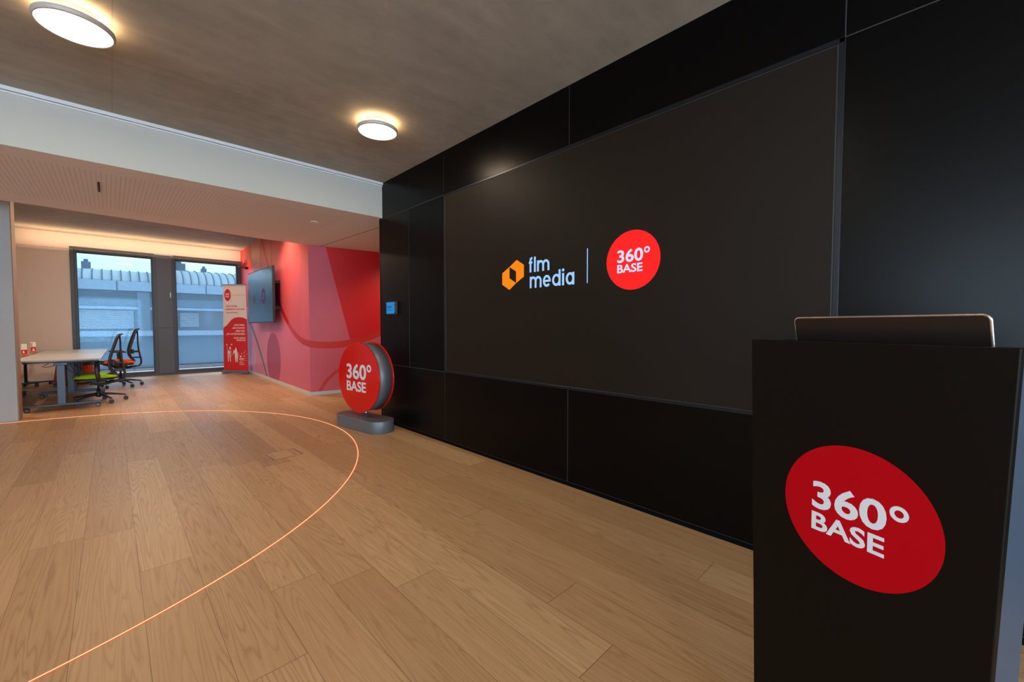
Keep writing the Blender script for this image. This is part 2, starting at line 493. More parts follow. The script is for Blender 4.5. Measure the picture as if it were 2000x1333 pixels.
# added thin strip on that wall's return; its brown colour stands in for warm light
struct(MB().box((-.905, 8.40, 0), (-.895, 8.69, 3.34)), 'trim_2', simple('return_warm_tint', lin(158, 132, 110), .6, var=.03))
def vwall(name, pts, z0, z1, th, mat, label=None):
    """vertical wall along a plan polyline, thickness th to the right of the direction"""
    mb = MB()
    for (a, b) in zip(pts[:-1], pts[1:]):
        a, b = Vector(a), Vector(b); t = (b-a).normalized(); nn = Vector((t.y, -t.x))*th
        mb.prism([tuple(a), tuple(b), tuple(b+nn), tuple(a+nn)], z0, z1)
    return struct(mb, name, mat, label)
vwall('wall_side', [(2.66, 13.9), (2.54, 7.8)], 0, 3.4, -.2, M_mlong, 'long red and pink mural wall beside the windows')
# short skewed mural face, just 1 mm clear of the long one
vwall('wall_front', [(2.54, 7.8), (5.8, 7.23)], 0, 3.4, -.2, M_mshort, 'red mural wall face behind the round sign')
vwall('baseboard_side', [(2.648, 13.64), (2.529, 7.79)], 0, .06, -.012, M_base)
vwall('baseboard_front', [(2.528, 7.79), (5.8, 7.218)], 0, .06, -.012, M_base)
w = MB().box((-6, 13.65, 0), (-.63, 13.85, 3.4)).box((-.63, 13.65, 3.045), (2.9, 13.85, 3.4)).box((2.66, 13.65, 0), (2.9, 13.85, 3.1))
struct(w, 'wall_far', M_warmwhite, 'white window wall')
struct(MB().box((-6, 13.635, 0), (-.64, 13.65, .07)), 'baseboard_far', M_trimwhite)
struct(MB().box((5.8, 4.9, 0), (6, 8, 3.4)), 'wall_passage', M_white)
struct(MB().box((-6.2, 4.9, 0), (-6, 13.9, 3.4)).box((-6.2, -5.2, 0), (-6, 4.9, .3)).box((-6.2, -5.2, 2.8), (-6, 4.9, ZC+.1))
       .box((-6.2, -5.2, .3), (-6, -3.95, 2.8)).box((-6.2, .35, .3), (-6, 4.9, 2.8)), 'wall_outer', M_white)
struct(MB().box((-6.2, -5.2, 0), (6, -5, .3)).box((-6.2, -5.2, 2.8), (6, -5, ZC+.1)).box((-6.2, -5.2, .3), (-3.75, -5, 2.8)).box((1.35, -5.2, .3), (6, -5, 2.8)),
       'wall_back', M_white)

# windows in the far wall
def window(idx, x0, x1, g0, g1, label):
    f = MB()
    f.box((x0, 13.62, 0), (g0-.045, 13.74, 3.042)).box((g1+.03, 13.62, 0), (x1, 13.74, 3.042))
    f.box((g0-.045, 13.62, 2.965), (g1+.03, 13.74, 3.042)).box((g0-.045, 13.62, 0), (g1+.03, 13.74, .06))
    o = struct(f, 'window_%d' % idx, M_wframe, label)
    s = MB()
    s.box((g0-.045, 13.66, .06), (g0, 13.72, 2.965)).box((g1, 13.66, .06), (g1+.03, 13.72, 2.965))
    s.box((g0, 13.66, 2.91), (g1, 13.72, 2.965)).box((g0, 13.66, .06), (g1, 13.72, .115))
    s.build('sash', M_wframe, o, .004)
    MB().box((g0-.01, 13.695, .10), (g1+.01, 13.70, 2.93)).build('pane', M_glass, o)
    return o
window(1, -.625, .81, -.52, .755, 'grey framed window left of the dark panel')
window(2, 1.185, 2.655, 1.235, 2.545, 'grey framed window right of the dark panel')
o = struct(MB().box((.81, 13.625, 0), (1.185, 13.74, 3.02)), 'door_1', M_wframe, 'dark ventilation panel between the windows')
MB().box((.845, 13.612, 1.20), (1.15, 13.63, 2.97)).build('upper_panel', M_wpanel, o, .004)
MB().box((.845, 13.612, .05), (1.15, 13.63, 1.188)).build('lower_panel', M_wpanel, o, .004)
h = MB().box((1.095, 13.58, 2.02), (1.12, 13.612, 2.09)).box((1.098, 13.565, 1.96), (1.116, 13.582, 2.085))
h.build('handle', M_alu, o, .003)['label'] = 'silver window handle'
for (a, b, zlow, lab) in ((-.53, .765, .222, 'blue-grey roller blind in the window behind the desks'),
                    (1.225, 2.555, .252, 'blue-grey roller blind in the window behind the banner')):
    t = thing('roller_blind', ((a+b)/2, 13.66, zlow), 0, lab, 'blind', 'roller blinds')
    hw = (b-a)/2
    MB().box((-hw, -.001, 0), (hw, .001, 2.905-zlow)).build('fabric', M_blind, t)
    MB().box((-hw, -.006, -.018), (hw, .006, 0)).build('bottom_bar', M_wframe, t)
    MB().cyl((-hw, 0, 2.925-zlow), (hw, 0, 2.925-zlow), .018).build('roller', M_wframe, t)

# thin linear light in front of the window wall, shining up onto wall and ceiling
t = thing('linear_light', (.62, 13.27, 2.94), 0, 'thin glowing light line stretched across the wall above the windows', 'light')
MB().box((-2.05, -.005, -.006), (2.0, .005, 0)).build('profile', simple('thin_profile', lin(190, 150, 120), .5), t)
b = MB()
for k in range(26): b.box((-2.0+k*.156, -.006, -.004), (-1.985+k*.156, -.004, -.001))
b.build('diodes', emit('warm_diodes', (1, .45, .2), 2.0), t)['kind'] = 'stuff'
area('linear_glow', (.62, 13.27, 2.952), (.62, 13.30, 3.33), 4.0, .03, 27, (1, .64, .38))

# ------------------------------------------------------------------ ceiling lamps
M_lamp = emit('lamp_diffuser', (1, .90, .74), 6.0)
M_halo = emit('lamp_halo', (1, .64, .32), 26.0)
M_rim = simple('lamp_rim', lin(190, 180, 172), .45, metal=.1)
def ceiling_lamp(x, y, label):
    t = thing('ceiling_lamp', (x, y, ZC), 0, label, 'lamp', 'round ceiling lamps')
    MB().lathe([(.10, 0), (.10, -.05)], 40).build('base', M_white, t)
    r = .172
    MB().lathe([(.152, -.056), (r-.008, -.058), (r, -.064), (r+.002, -.077), (r-.003, -.089), (r-.010, -.093), (r-.011, -.088)], 64).build('rim', M_rim, t)
    MB().lathe([(0, -.0905), (.10, -.090), (r-.011, -.088), (r-.011, -.08), (0, -.08)], 64).build('diffuser', M_lamp, t)
    b = MB(); ring_mb(b, 0, 0, .115, .150, -.052, -.048, 48); b.build('halo_ring', M_halo, t)
    area('lamp_light', (x, y, ZC-.10), (x, y, 0), .34, .34, 13, WARM, 'DISK')
    return t
ceiling_lamp(-.105, 3.53, 'larger looking round glowing ceiling lamp at the top left corner')
ceiling_lamp(1.745, 3.51, 'round glowing ceiling lamp nearest the black wall')
t = thing('ceiling_sensor', (1.99, 5.84, zb(5.84)), 0, 'small round white sensor ring in the underside of the beam', 'sensor')
MB().lathe([(.028, 0), (.05, 0), (.052, -.004), (.046, -.009), (.03, -.009), (.028, -.004)], 32).build('rim', M_trimwhite, t)
MB().lathe([(.0, -.003), (.03, -.003)], 32).build('lens', M_alu, t)
tag(MB().box((-.008, -.2, -.004), (.008, .2, 0)).build('air_slot', simple('slot_dark', (.03, .02, .018), .8)),
    'short dark slot in the perforated underside of the beam', 'vent').location = (-.05, 5.87, zb(5.67)-.001)

# ------------------------------------------------------------------ video wall
FW = frame((WX, 3.6, .762), (0, -1, 0), (0, 0, 1))   # right = -Y, up = Z, normal = -X
vw = thing('video_wall', (WX, 1.975, .762), 0, 'huge black screen with two glowing logos built into the black wall', 'screen')
vM = Matrix.Translation((-WX, -1.975, -.762))
FR = vM @ FW
def on(parts): return parts
W_, H_ = 3.262, 1.85
b = MB()
b.box((0, 0, -.03), (W_, .016, .004), FR).box((0, H_-.022, -.03), (W_, H_, .004), FR)
b.box((0, 0, -.03), (.026, H_, .004), FR).box((W_-.022, 0, -.03), (W_, H_, .004), FR)
b.build('frame', M_frame, vw, .0015, 1)
MB().box((.030, .020, -.02), (W_-.030, H_-.027, -.001), FR).build('screen', M_screen, vw)
def Y(y): return 3.6 - y
def Z(z): return z - .762
E_blue = emit('screen_text', lin(160, 208, 255), 1.0)
E_white = emit('screen_white', lin(222, 226, 255), 1.0)
E_red = emit('screen_red', lin(255, 42, 40), 1.0)
E_or = emit('screen_orange', lin(255, 138, 28), 1.0)
z0, z1 = -.001, .0004
b = MB()   # orange hexagon mark with a slanted opening, drawn as two pieces
hx = lambda pts: [(Y(a), Z(c)) for a, c in pts]
b.prism(hx([(2.717, 1.717), (2.717, 1.616), (2.625, 1.565), (2.542, 1.619), (2.625, 1.666), (2.625, 1.764)]), z0, z1, FR)
b.prism(hx([(2.625, 1.764), (2.535, 1.816), (2.449, 1.766), (2.449, 1.666), (2.542, 1.619), (2.542, 1.718)][:]), z0, z1, FR)
b.build('orange_mark', E_or, vw)
# the two words, drawn with round geometric strokes
def glyphs(mb, word, x0, x1, yb, xh, asc, wt, M):
    adv = {'f': .50, 'l': .30, 'm': 1.30, 'e': .86, 'd': .90, 'i': .32, 'a': .86}
    tot = sum(adv[c] for c in word) - .02; s = (x1-x0)/tot; x = x0
    h = xh - wt/2
    for c in word:
        A = adv[c]*s; r = (A-.14*s-wt)/2; cy = yb + xh/2; ry = xh/2-wt/2
        cx = x + wt/2 + r
        if c == 'l': stroke(mb, [(x+wt/2, yb), (x+wt/2, yb+asc)], wt, z0, z1, M)
        elif c == 'i':
            stroke(mb, [(x+wt/2, yb), (x+wt/2, yb+xh)], wt, z0, z1, M)
            mb.prism(disc_poly(x+wt/2, yb+asc*.93, wt*.62, 20), z0, z1, M)
        elif c == 'f':
            q = A*.30
            stroke(mb, [(x+q, yb), (x+q, yb+asc*.8)] + arc(x+q+A*.22, yb+asc*.8, A*.22, 180, 90, 6, asc*.2-wt/2) + [(x+q+A*.36, yb+asc-wt/2)], wt, z0, z1, M)
            stroke(mb, [(x-A*.02, yb+xh-wt*.5), (x+q+A*.36, yb+xh-wt*.5)], wt*.9, z0, z1, M)
        elif c == 'm':
            hw = (A-.14*s-wt)/2; rr = hw/2
            stroke(mb, [(x+wt/2, yb), (x+wt/2, yb+xh)], wt, z0, z1, M)
            for k in (0, 1):
                xx = x+wt/2+k*hw
                stroke(mb, arc(xx+rr, yb+xh-rr*1.1-wt/2, rr, 180, 0, 12, rr*1.1) + [(xx+hw, yb)], wt, z0, z1, M)
        elif c == 'e':
            stroke(mb, arc(cx, cy, r, 0, 318, 26, ry), wt, z0, z1, M)
            stroke(mb, [(cx-r, cy), (cx+r+wt/2, cy)], wt*.85, z0, z1, M)
        elif c in 'ad':
            stroke(mb, arc(cx, cy, r, 0, 360, 28, ry), wt, z0, z1, M)
            stroke(mb, [(cx+r, yb), (cx+r, yb+(asc if c == 'd' else xh))], wt, z0, z1, M)
        x += A
b = MB(); glyphs(b, 'flm', Y(2.389), Y(2.152), Z(1.694), .090, .125, .019, FR); b.build('lettering', E_blue, vw)
b = MB(); glyphs(b, 'media', Y(2.379), Y(1.905), Z(1.563), .095, .127, .019, FR); b.build('lettering', E_blue, vw)
stroke_ = MB().box((Y(1.803), Z(1.564), z0), (Y(1.796), Z(1.816), z1), FR); stroke_.build('divider', E_blue, vw)
RR = .1985
MB().prism(disc_poly(Y(1.437), Z(1.691), RR, 96), z0, z1, FR).build('red_disc', E_red, vw)
logo360(FR @ Matrix.Translation((Y(1.437), Z(1.691), 0)), RR, z1, vw, E_white, 0, .022, .0003)

# touch panel on the black wall
t = thing('touch_panel', (WX, 4.71, 1.47), 0, 'small wall touch panel with a lit blue display on the black wall', 'touch panel')
FP = frame((0, 0, 0), (0, -1, 0), (0, 0, 1))
MB().box((-.128, -.082, 0), (.128, .082, .03), FP).build('housing', M_blackplastic, t, .006)
MB().box((-.112, -.070, .03), (.085, .070, .0306), FP).build('display', emit('panel_blue', lin(44, 140, 214), .9), t)
b = MB(); b.box((-.10, .006, .0306), (.02, .018, .031), FP); b.build('red_bar', emit('panel_dark_red', lin(80, 60, 110), .8), t)
M_tl = emit('panel_dark', lin(20, 90, 170), .8)
for zz in (.025, -.012, -.03): MB().box((-.10, zz, .0306), (.03, zz+.004, .031), FP).build('text_line', M_tl, t)
for k in range(4): MB().box((.092, .045-k*.03, .03), (.108, .062-k*.03, .031), FP).build('button', emit('panel_btn', lin(90, 170, 220), .5), t)

# ------------------------------------------------------------------ LED ring in the floor
t = thing('led_ring', (-1.158, 5.172, 0), 0, 'thin glowing orange light ring set in the wooden floor', 'light ring')
def ring_tube(r, w, h, name, mat):
    mb = MB(); n_ = 360; vs = []; prof = [(-w/2, 0), (-w/2*.75, h*.7), (0, h), (w/2*.75, h*.7), (w/2, 0)]
    for k in range(n_):
        a = 2*PI*k/n_
        vs += [((r+dx)*math.cos(a), (r+dx)*math.sin(a), dz) for dx, dz in prof]
    m_ = len(prof)
    fs = [(k*m_+i, k*m_+i+1, ((k+1) % n_)*m_+i+1, ((k+1) % n_)*m_+i) for k in range(n_) for i in range(m_-1)]
    mb.add(vs, fs, None, True); return mb.build(name, mat, t)
ring_tube(3.124, .015, .0012, 'glow_edge', emit('led_edge', (1, .09, .025), 1.1))
ring_tube(3.124, .0055, .003, 'light_line', emit('led_core', (1, .40, .21), 2.6))

# floor outlet box
t = thing('floor_outlet', (1.175, 4.40, 0), rad(3), 'square floor outlet with a thin metal edge inside the ring', 'floor outlet')
b = MB(); a_ = .135
b.box((-a_, -a_, 0), (a_, -a_+.012, .0022)).box((-a_, a_-.006, 0), (a_, a_, .0022))
b.box((-a_, -a_, 0), (-a_+.014, a_, .0022)).box((a_-.005, -a_, 0), (a_, a_, .0022))
b.build('edge', M_alu, t)
MB().box((-a_+.018, -a_+.016, .0), (a_-.009, a_-.010, .0012)).build('lid', M_floor, t)
MB().box((-a_+.014, -a_+.012, 0), (-a_+.018, a_-.006, .0008)).build('joint', M_gap, t)
MB().box((a_-.009, -a_+.012, 0), (a_-.005, a_-.006, .0008)).build('joint', M_gap, t)

# ------------------------------------------------------------------ round standing sign
SA = -.1515
d = Vector((math.sin(SA), math.cos(SA), 0)); nb = Vector((d.y, -d.x, 0))       # d: far-left end, nb: away from viewer
t = thing('round_sign', (2.208, 4.878, 0), 0, 'round red double-sided sign standing on a grey oval base', 'sign')
rot = Matrix.Rotation(-SA, 4, 'Z')
st = []
a_, r_ = .314, .1594
for k in range(25): st.append((r_*math.cos(-PI/2+PI*k/24 + PI/2), a_ + r_*math.sin(PI*k/24)))
for k in range(25): st.append((-r_*math.cos(PI*k/24), -a_ - r_*math.sin(PI*k/24)))
MB().prism(st, 0, .143, Matrix.Rotation(-SA, 4, 'Z'), True).build('base', M_gunmetal, t, .004)
cen = Vector((2.142, 4.900, .619)) - Vector((2.208, 4.878, 0))
MS = frame(cen, -d, (0, 0, 1))        # normal = toward the viewer
R_ = .4305; TH = .2135
MB().prism(disc_poly(0, 0, R_, 96), -.014, 0, MS, True).build('front_disc', M_red, t, .003)
MB().prism(disc_poly(0, 0, R_, 96), -TH, -TH+.014, MS, True).build('rear_disc', M_red, t, .003)
MB().prism(disc_poly(0, 0, R_-.012, 96), -TH+.014, -.014, MS, True).build('rim', M_gunmetal, t)['label'] = 'grey metal drum between the red faces'
logo360(MS, R_, 0, t, M_lwhite, 0, .022)
pc = MS @ Vector((0, 0, -TH/2))
MB().cyl((pc.x, pc.y, .143), (pc.x, pc.y, .619-R_+.02), .022, n=24).build('post', M_alu, t)
MB().cyl((pc.x, pc.y, .143), (pc.x, pc.y, .148), .03, n=24).build('collar', M_gunmetal, t)

# ------------------------------------------------------------------ lectern and laptop
A_ = Vector((1.366, .384, 0)); dl = Vector((.373, .9278, 0)); nl = Vector((.9278, -.373, 0))
t = thing('lectern', (A_ - dl*.264 + nl*.09), 0, 'tall black lectern with a red round logo on its front', 'lectern')
L0 = t.location.copy()
ML = frame(Vector((A_.x, A_.y, 1.21)) - L0, -dl, (0, 0, 1))     # x right along the face, y up, z toward viewer
def taper(mb, x0, x1, ytop, h, zf, zb_, inset, M):
    """trapezoid slab: narrower at the floor"""
    mb.add([(x0, ytop, zf), (x1, ytop, zf), (x1-inset, ytop-h, zf), (x0+inset, ytop-h, zf),
            (x0, ytop, zb_), (x1, ytop, zb_), (x1-inset, ytop-h, zb_), (x0+inset, ytop-h, zb_)],
           [(0, 3, 2, 1), (4, 5, 6, 7), (0, 1, 5, 4), (1, 2, 6, 5), (2, 3, 7, 6), (3, 0, 4, 7)], M)
M_lect = simple('lectern_black', (.0050, .0036, .0026), .42, spec=.12, var=.06, vscale=3)
b = MB(); taper(b, 0, .528, 0, 1.205, 0, -.018, .036, ML); b.build('front_panel', M_lect, t, .002)
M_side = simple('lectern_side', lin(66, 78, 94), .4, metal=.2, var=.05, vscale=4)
def side_slab(x0, x1, ins):
    b = MB()
    b.add([(x0, -.004, -.018), (x1, -.004, -.018), (x1+ins, -1.205, -.018), (x0+ins, -1.205, -.018),
           (x0, -.004, -.135), (x1, -.004, -.135), (x1+ins, -1.205, -.135), (x0+ins, -1.205, -.135)],
          [(0, 3, 2, 1), (4, 5, 6, 7), (0, 1, 5, 4), (1, 2, 6, 5), (2, 3, 7, 6), (3, 0, 4, 7)], ML)
    return b
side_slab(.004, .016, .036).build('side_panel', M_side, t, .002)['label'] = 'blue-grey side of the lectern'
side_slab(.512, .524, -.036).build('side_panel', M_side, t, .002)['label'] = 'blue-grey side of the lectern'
b = MB(); taper(b, .016, .512, -.163, 1.04, -.12, -.132, .034, ML); b.build('rear_panel', M_lect, t)
MB().box((.012, -.163, -.40), (.516, -.151, -.018), ML).build('shelf', M_lect, t, .002)
MB().box((.004, -.155, -.40), (.016, -.003, -.132), ML).build('cheek', M_lect, t, .002)
MB().box((.512, -.155, -.40), (.524, -.003, -.132), ML).build('cheek', M_lect, t, .002)
b = MB(); cM = ML @ Matrix.Translation((.2754, -.414, 0))
b.prism(disc_poly(0, 0, .1634, 96), -.001, .0008, cM); b.build('red_disc', M_redmatt, t)
logo360(cM, .1634, .0008, t, M_lwhite, -.04, .024, .0004)

def rrect(x0, x1, y0, y1, r, n_=6):
    pts = []
    for (cx, cy, a0) in ((x1-r, y0+r, -90), (x1-r, y1-r, 0), (x0+r, y1-r, 90), (x0+r, y0+r, 180)): pts += arc(cx, cy, r, a0, a0+90, n_)
    return pts
hinge = L0 + ML @ Vector((.280, -.151, -.10))
lt = thing('laptop', hinge, 0, 'dark open laptop seen from behind on the black lectern', 'laptop')
M_lap = simple('laptop_shell', lin(50, 44, 40), .34, metal=.6, var=.03)
MU = frame((0, 0, 0), -dl, (0, 0, 1))
MK = frame((0, 0, .002), -dl, nl)         # deck lies flat: right, toward the user
MB().prism(rrect(-.19, .19, .0, .235, .012), 0, .011, MK).build('keyboard_base', M_lap, lt, .001)
lu = (Vector((0, 0, 1))*math.cos(rad(13)) - nl*math.sin(rad(13)))
MD = frame((0, 0, .013), -dl, lu)
MB().prism(rrect(-.19, .19, .0, .205, .012), -.003, .003, MD).build('lid', M_lap, lt, .0012)
MB().box((-.18, .012, -.0036), (.18, .195, -.003), MD).build('display', M_blackplastic, lt)
e_ = MB(); e_.tube([MD @ Vector((a, c, 0)) for a, c in rrect(-.19, .19, 0, .205, .012, 8)], .0034, 6, closed=True); e_.build('edge', simple('laptop_edge', lin(190, 176, 168), .25, metal=.9), lt)['label'] = 'shiny lid edge'
MB().cyl(MD @ Vector((-.14, .0, 0)), MD @ Vector((.14, .0, 0)), .006, n=12).build('hinge', M_blackplastic, lt)

# ------------------------------------------------------------------ television on the mural wall
t = thing('television', (2.52, 10.5, 1.9), 0, 'large flat television mounted on the red mural wall', 'television')
MT = frame((2.38-2.52, 0, 0), (0, -1, 0), (0, 0, 1))
hw, hh = 1.05, .585
MB().box((-hw, -hh, -.05), (hw, hh, 0), MT).build('housing', M_blackplastic, t, .006)
M_tv = simple('tv_screen', (.012, .022, .034), .2, spec=.5, var=.02)
MB().box((-hw+.02, -hh+.025, 0), (hw-.02, hh-.02, .001), MT).build('screen', M_tv, t)
e1, e2 = emit('tv_faint_blue', lin(70, 116, 146), .8), emit('tv_faint_red', lin(100, 62, 92), .8)
b = MB(); zz0, zz1 = .001, .002
def tv(b_, pts): b_.prism(pts, zz0, zz1, MT)
b.prism(disc_poly(.345, -.01, .17, 40), zz0, zz1, MT); b.build('red_logo', e2, t); b = MB(); b.prism([(-.47, -.1), (-.38, -.16), (-.38, -.02), (-.44, .08), (-.49, .04)], zz0, zz1, MT)
b.build('red_logo', e2, t)
b = MB(); text_mb(b, '360', .25, .43, .0, .075, .02, .001, zz1, MT); text_mb(b, 'BASE', .25, .43, -.075, -.02, .02, .001, zz1, MT)
b.build('lettering', e1, t); b = MB(); text_mb(b, 'flm', -.28, -.14, .03, .13, .01, .001, zz0, MT); text_mb(b, 'media', -.28, .02, -.13, -.02, .01, .001, zz0, MT)
b.build('lettering', e1, t)
MB().box((-.45, -.38, -.09), (.45, .38, -.05), MT).build('back_cover', M_blackplastic, t, .01)
b = MB().box((-.5, -.30, -.19), (.85, -.24, -.09), MT).box((-.5, .24, -.19), (.85, .30, -.09), MT).box((-.35, -.35, -.2), (-.28, .35, -.15), MT).box((.28, -.35, -.2), (.35, .35, -.15), MT)
b.build('wall_mount', M_blackplastic, t)

# short black rod with a head on the mural wall near the window
t = thing('wall_sensor', (2.64, 12.72, 2.77), 0, 'small black rod sensor sticking out beside the window top', 'sensor')
MB().cyl((-.25, 0, .02), (-.06, 0, .0), .011, n=12).build('rod', M_blackplastic, t)
MB().cyl((-.08, 0, 0), (0, 0, 0), .042, .03, n=20).build('head', M_blackplastic, t, .006)

# ------------------------------------------------------------------ roll-up banner
P0 = Vector((2.09, 12.96, 0)); P1 = Vector((2.53, 12.38, 0)); rb = (P1-P0).normalized()
t = thing('rollup_banner', (P0+P1)/2, 0, 'tall white and red roll-up banner standing before the right window', 'banner')
LB = (P1-P0).length
MBn = frame(-rb*LB/2, rb, (0, 0, 1))     # x right 0..LB, y up, z to the viewer
def mat_banner():
    n = N('banner_print'); x, y, z = n.xyz(n.coord('UV'))
    return n
Hb = 2.30; m0 = .035
def bx(u, v):                            # slight narrowing upward as in the fabric
    x = m0*v + u*(LB - 2*m0*v - .0); return (x, .085 + v*(Hb-.085))
M_bw = simple('banner_white', lin(226, 206, 200), .6, var=.01); M_br = simple('banner_red', lin(204, 24, 30), .6, var=.01)
b = MB(); b.prism([bx(0, 0), bx(1, 0), bx(1, 1), bx(0, 1)], -.002, 0, MBn); b.build('fabric', M_bw, t)
edge = [(0, .50), (.06, .515), (.14, .53), (.25, .565), (.36, .60), (.47, .618), (.60, .625), (.74, .625), (.86, .618), (.94, .61), (1, .60)]
b = MB(); b.prism([bx(0, .0), bx(1, .0)] + [bx(u, v) for u, v in edge[::-1]], 0, .0012, MBn); b.build('red_print', M_br, t)
b = MB(); b.prism([(bx(.20, .885)[0] + .095*math.cos(a*PI/24), bx(.2, .885)[1] + .155*math.sin(a*PI/24)) for a in range(48)], 0, .0012, MBn)
b.build('red_disc', M_br, t)
b = MB()
cx, cy = bx(.20, .885)
def wl(name='white_lettering'):
    global b
    b.build(name, M_bw, t); b = MB()
text_mb(b, '360°', cx-.06, cx+.06, cy+.0, cy+.05, .03, .001, .0012, MBn); wl(); text_mb(b, 'BASE', cx-.055, cx+.045, cy-.06, cy-.015, .03, .001, .0012, MBn); wl()
for i, s_ in enumerate(('...EINE FIRMA', '...EIN STARTUP', '...EINE IDEE', '...EIN UNTERNEHMEN')):
    y1 = bx(0, .545-.035*i)[1]; text_mb(b, s_, bx(.5, .5)[0], bx(.90, .5)[0], y1-.045, y1, .02, .001, .0012, MBn, True, 'R'); wl()
for i, s_ in enumerate(('ODER WERDE', 'INVESTOR!')):
    y1 = bx(0, .392-.026*i)[1]; text_mb(b, s_, bx(.5, .5)[0], bx(.92, .5)[0], y1-.042, y1, .02, .001, .0012, MBn, True, 'R'); wl()
for i, (wd, th_) in enumerate(((.32, .004), (.18, .022), (.32, .004), (.16, .006), (.13, .006), (.22, .006), (.19, .006))):
    xx, yy = bx(.64, .145-.0125*i); b.box((xx, yy, .0012), (xx+wd*LB, yy+th_, .002), MBn); wl('white_line')
b = MB()
for i, s_ in enumerate(('FINDE DEINEN', 'PERFEKTEN PARTNER', 'UND GRÜNDE...')):
    y1 = bx(0, .765-.036*i)[1]; x0 = bx(.12, .7)[0]; text_mb(b, s_, x0, x0+(.45, .75, .5)[i]*LB, y1-.048, y1, .015, .001, 0, MBn); b.build('red_lettering', M_br, t); b = MB()
b.box((bx(.40, .885)[0], bx(0, .882)[1], 0), (bx(.96, .885)[0], bx(0, .882)[1]+.006, .001), MBn); b.build('red_line', M_br, t); b = MB()
b.box((bx(.0, .885)[0], bx(0, .888)[1], 0), (bx(.08, .885)[0], bx(0, .888)[1]+.006, .001), MBn)
b.build('red_line', M_br, t)
# two simple drawn figures with hearts
b = MB()
def fig(u, v, pts): 
    P = [bx(u+a, v+c) for a, c in pts]; b.prism(P, .0012, .0022, MBn); wl('figure')
fig(.23, .105, [(-.06, 0), (-.035, 0), (-.015, .1), (0, .1), (.03, 0), (.055, 0), (.05, .125), (-.065, .13)])
fig(.52, .10, [(-.035, 0), (-.01, 0), (0, .09), (.02, 0), (.045, 0), (.065, .07), (.045, .125), (-.055, .125), (-.065, .07)])
fig(.27, .262, [(-.03, -.005), (.005, -.02), (.03, -.005), (.03, .012), (-.02, .02)])
fig(.51, .205, [(-.13, -.02), (-.10, .03), (-.04, .04), (-.01, .07), (.03, .05), (.04, .015), (.0, .02), (-.03, .01), (-.08, .0)])
for (u, v, s_) in ((.14, .30, .022), (.33, .305, .022), (.70, .145+.02, .03), (.74, .20, .016), (.84, .172, .02), (.84, .21, .012), (.93, .195, .012), (.88, .232, .012)):
    x, y = bx(u, v); b.prism([(x, y-s_), (x+s_, y+s_*.2), (x+s_*.6, y+s_), (x, y+s_*.4), (x-s_*.6, y+s_), (x-s_, y+s_*.2)], .0012, .0022, MBn); wl('heart')
for pts in ([(-.12, .28), (-.06, .235), (-.01, .245)], [(-.06, .24), (-.045, .15)], [(.05, .24), (.09, .2), (.07, .16)], [(.24, .19), (.22, .15), (.36, .17), (.37, .2), (.30, .21)]):
    stroke(b, [bx(.25+a, .0+c+.0) for a, c in pts], .006, .0012, .0022, MBn); wl('outline')
MB().box((m0-.006, Hb, -.012), (LB-m0+.006, Hb+.022, .010), MBn).build('top_rail', M_alu, t, .002)
b = MB().box((-.035, .02, -.05), (LB+.05, .088, .045), MBn); b.build('cassette', M_gunmetal, t, .012)
MB().cyl(MBn @ Vector((LB+.05, .054, 0)), MBn @ Vector((LB+.062, .054, 0)), .03, n=20).build('end_cap', M_alu, t)
for xx in (.05, LB-.12): MB().box((xx, 0, -.14), (xx+.06, .02, .14), MBn).build('foot', M_alu, t, .002)
MB().cyl(MBn @ Vector((LB/2, .05, -.02)), MBn @ Vector((LB/2, Hb, -.016)), .008, n=10).build('pole', M_alu, t)

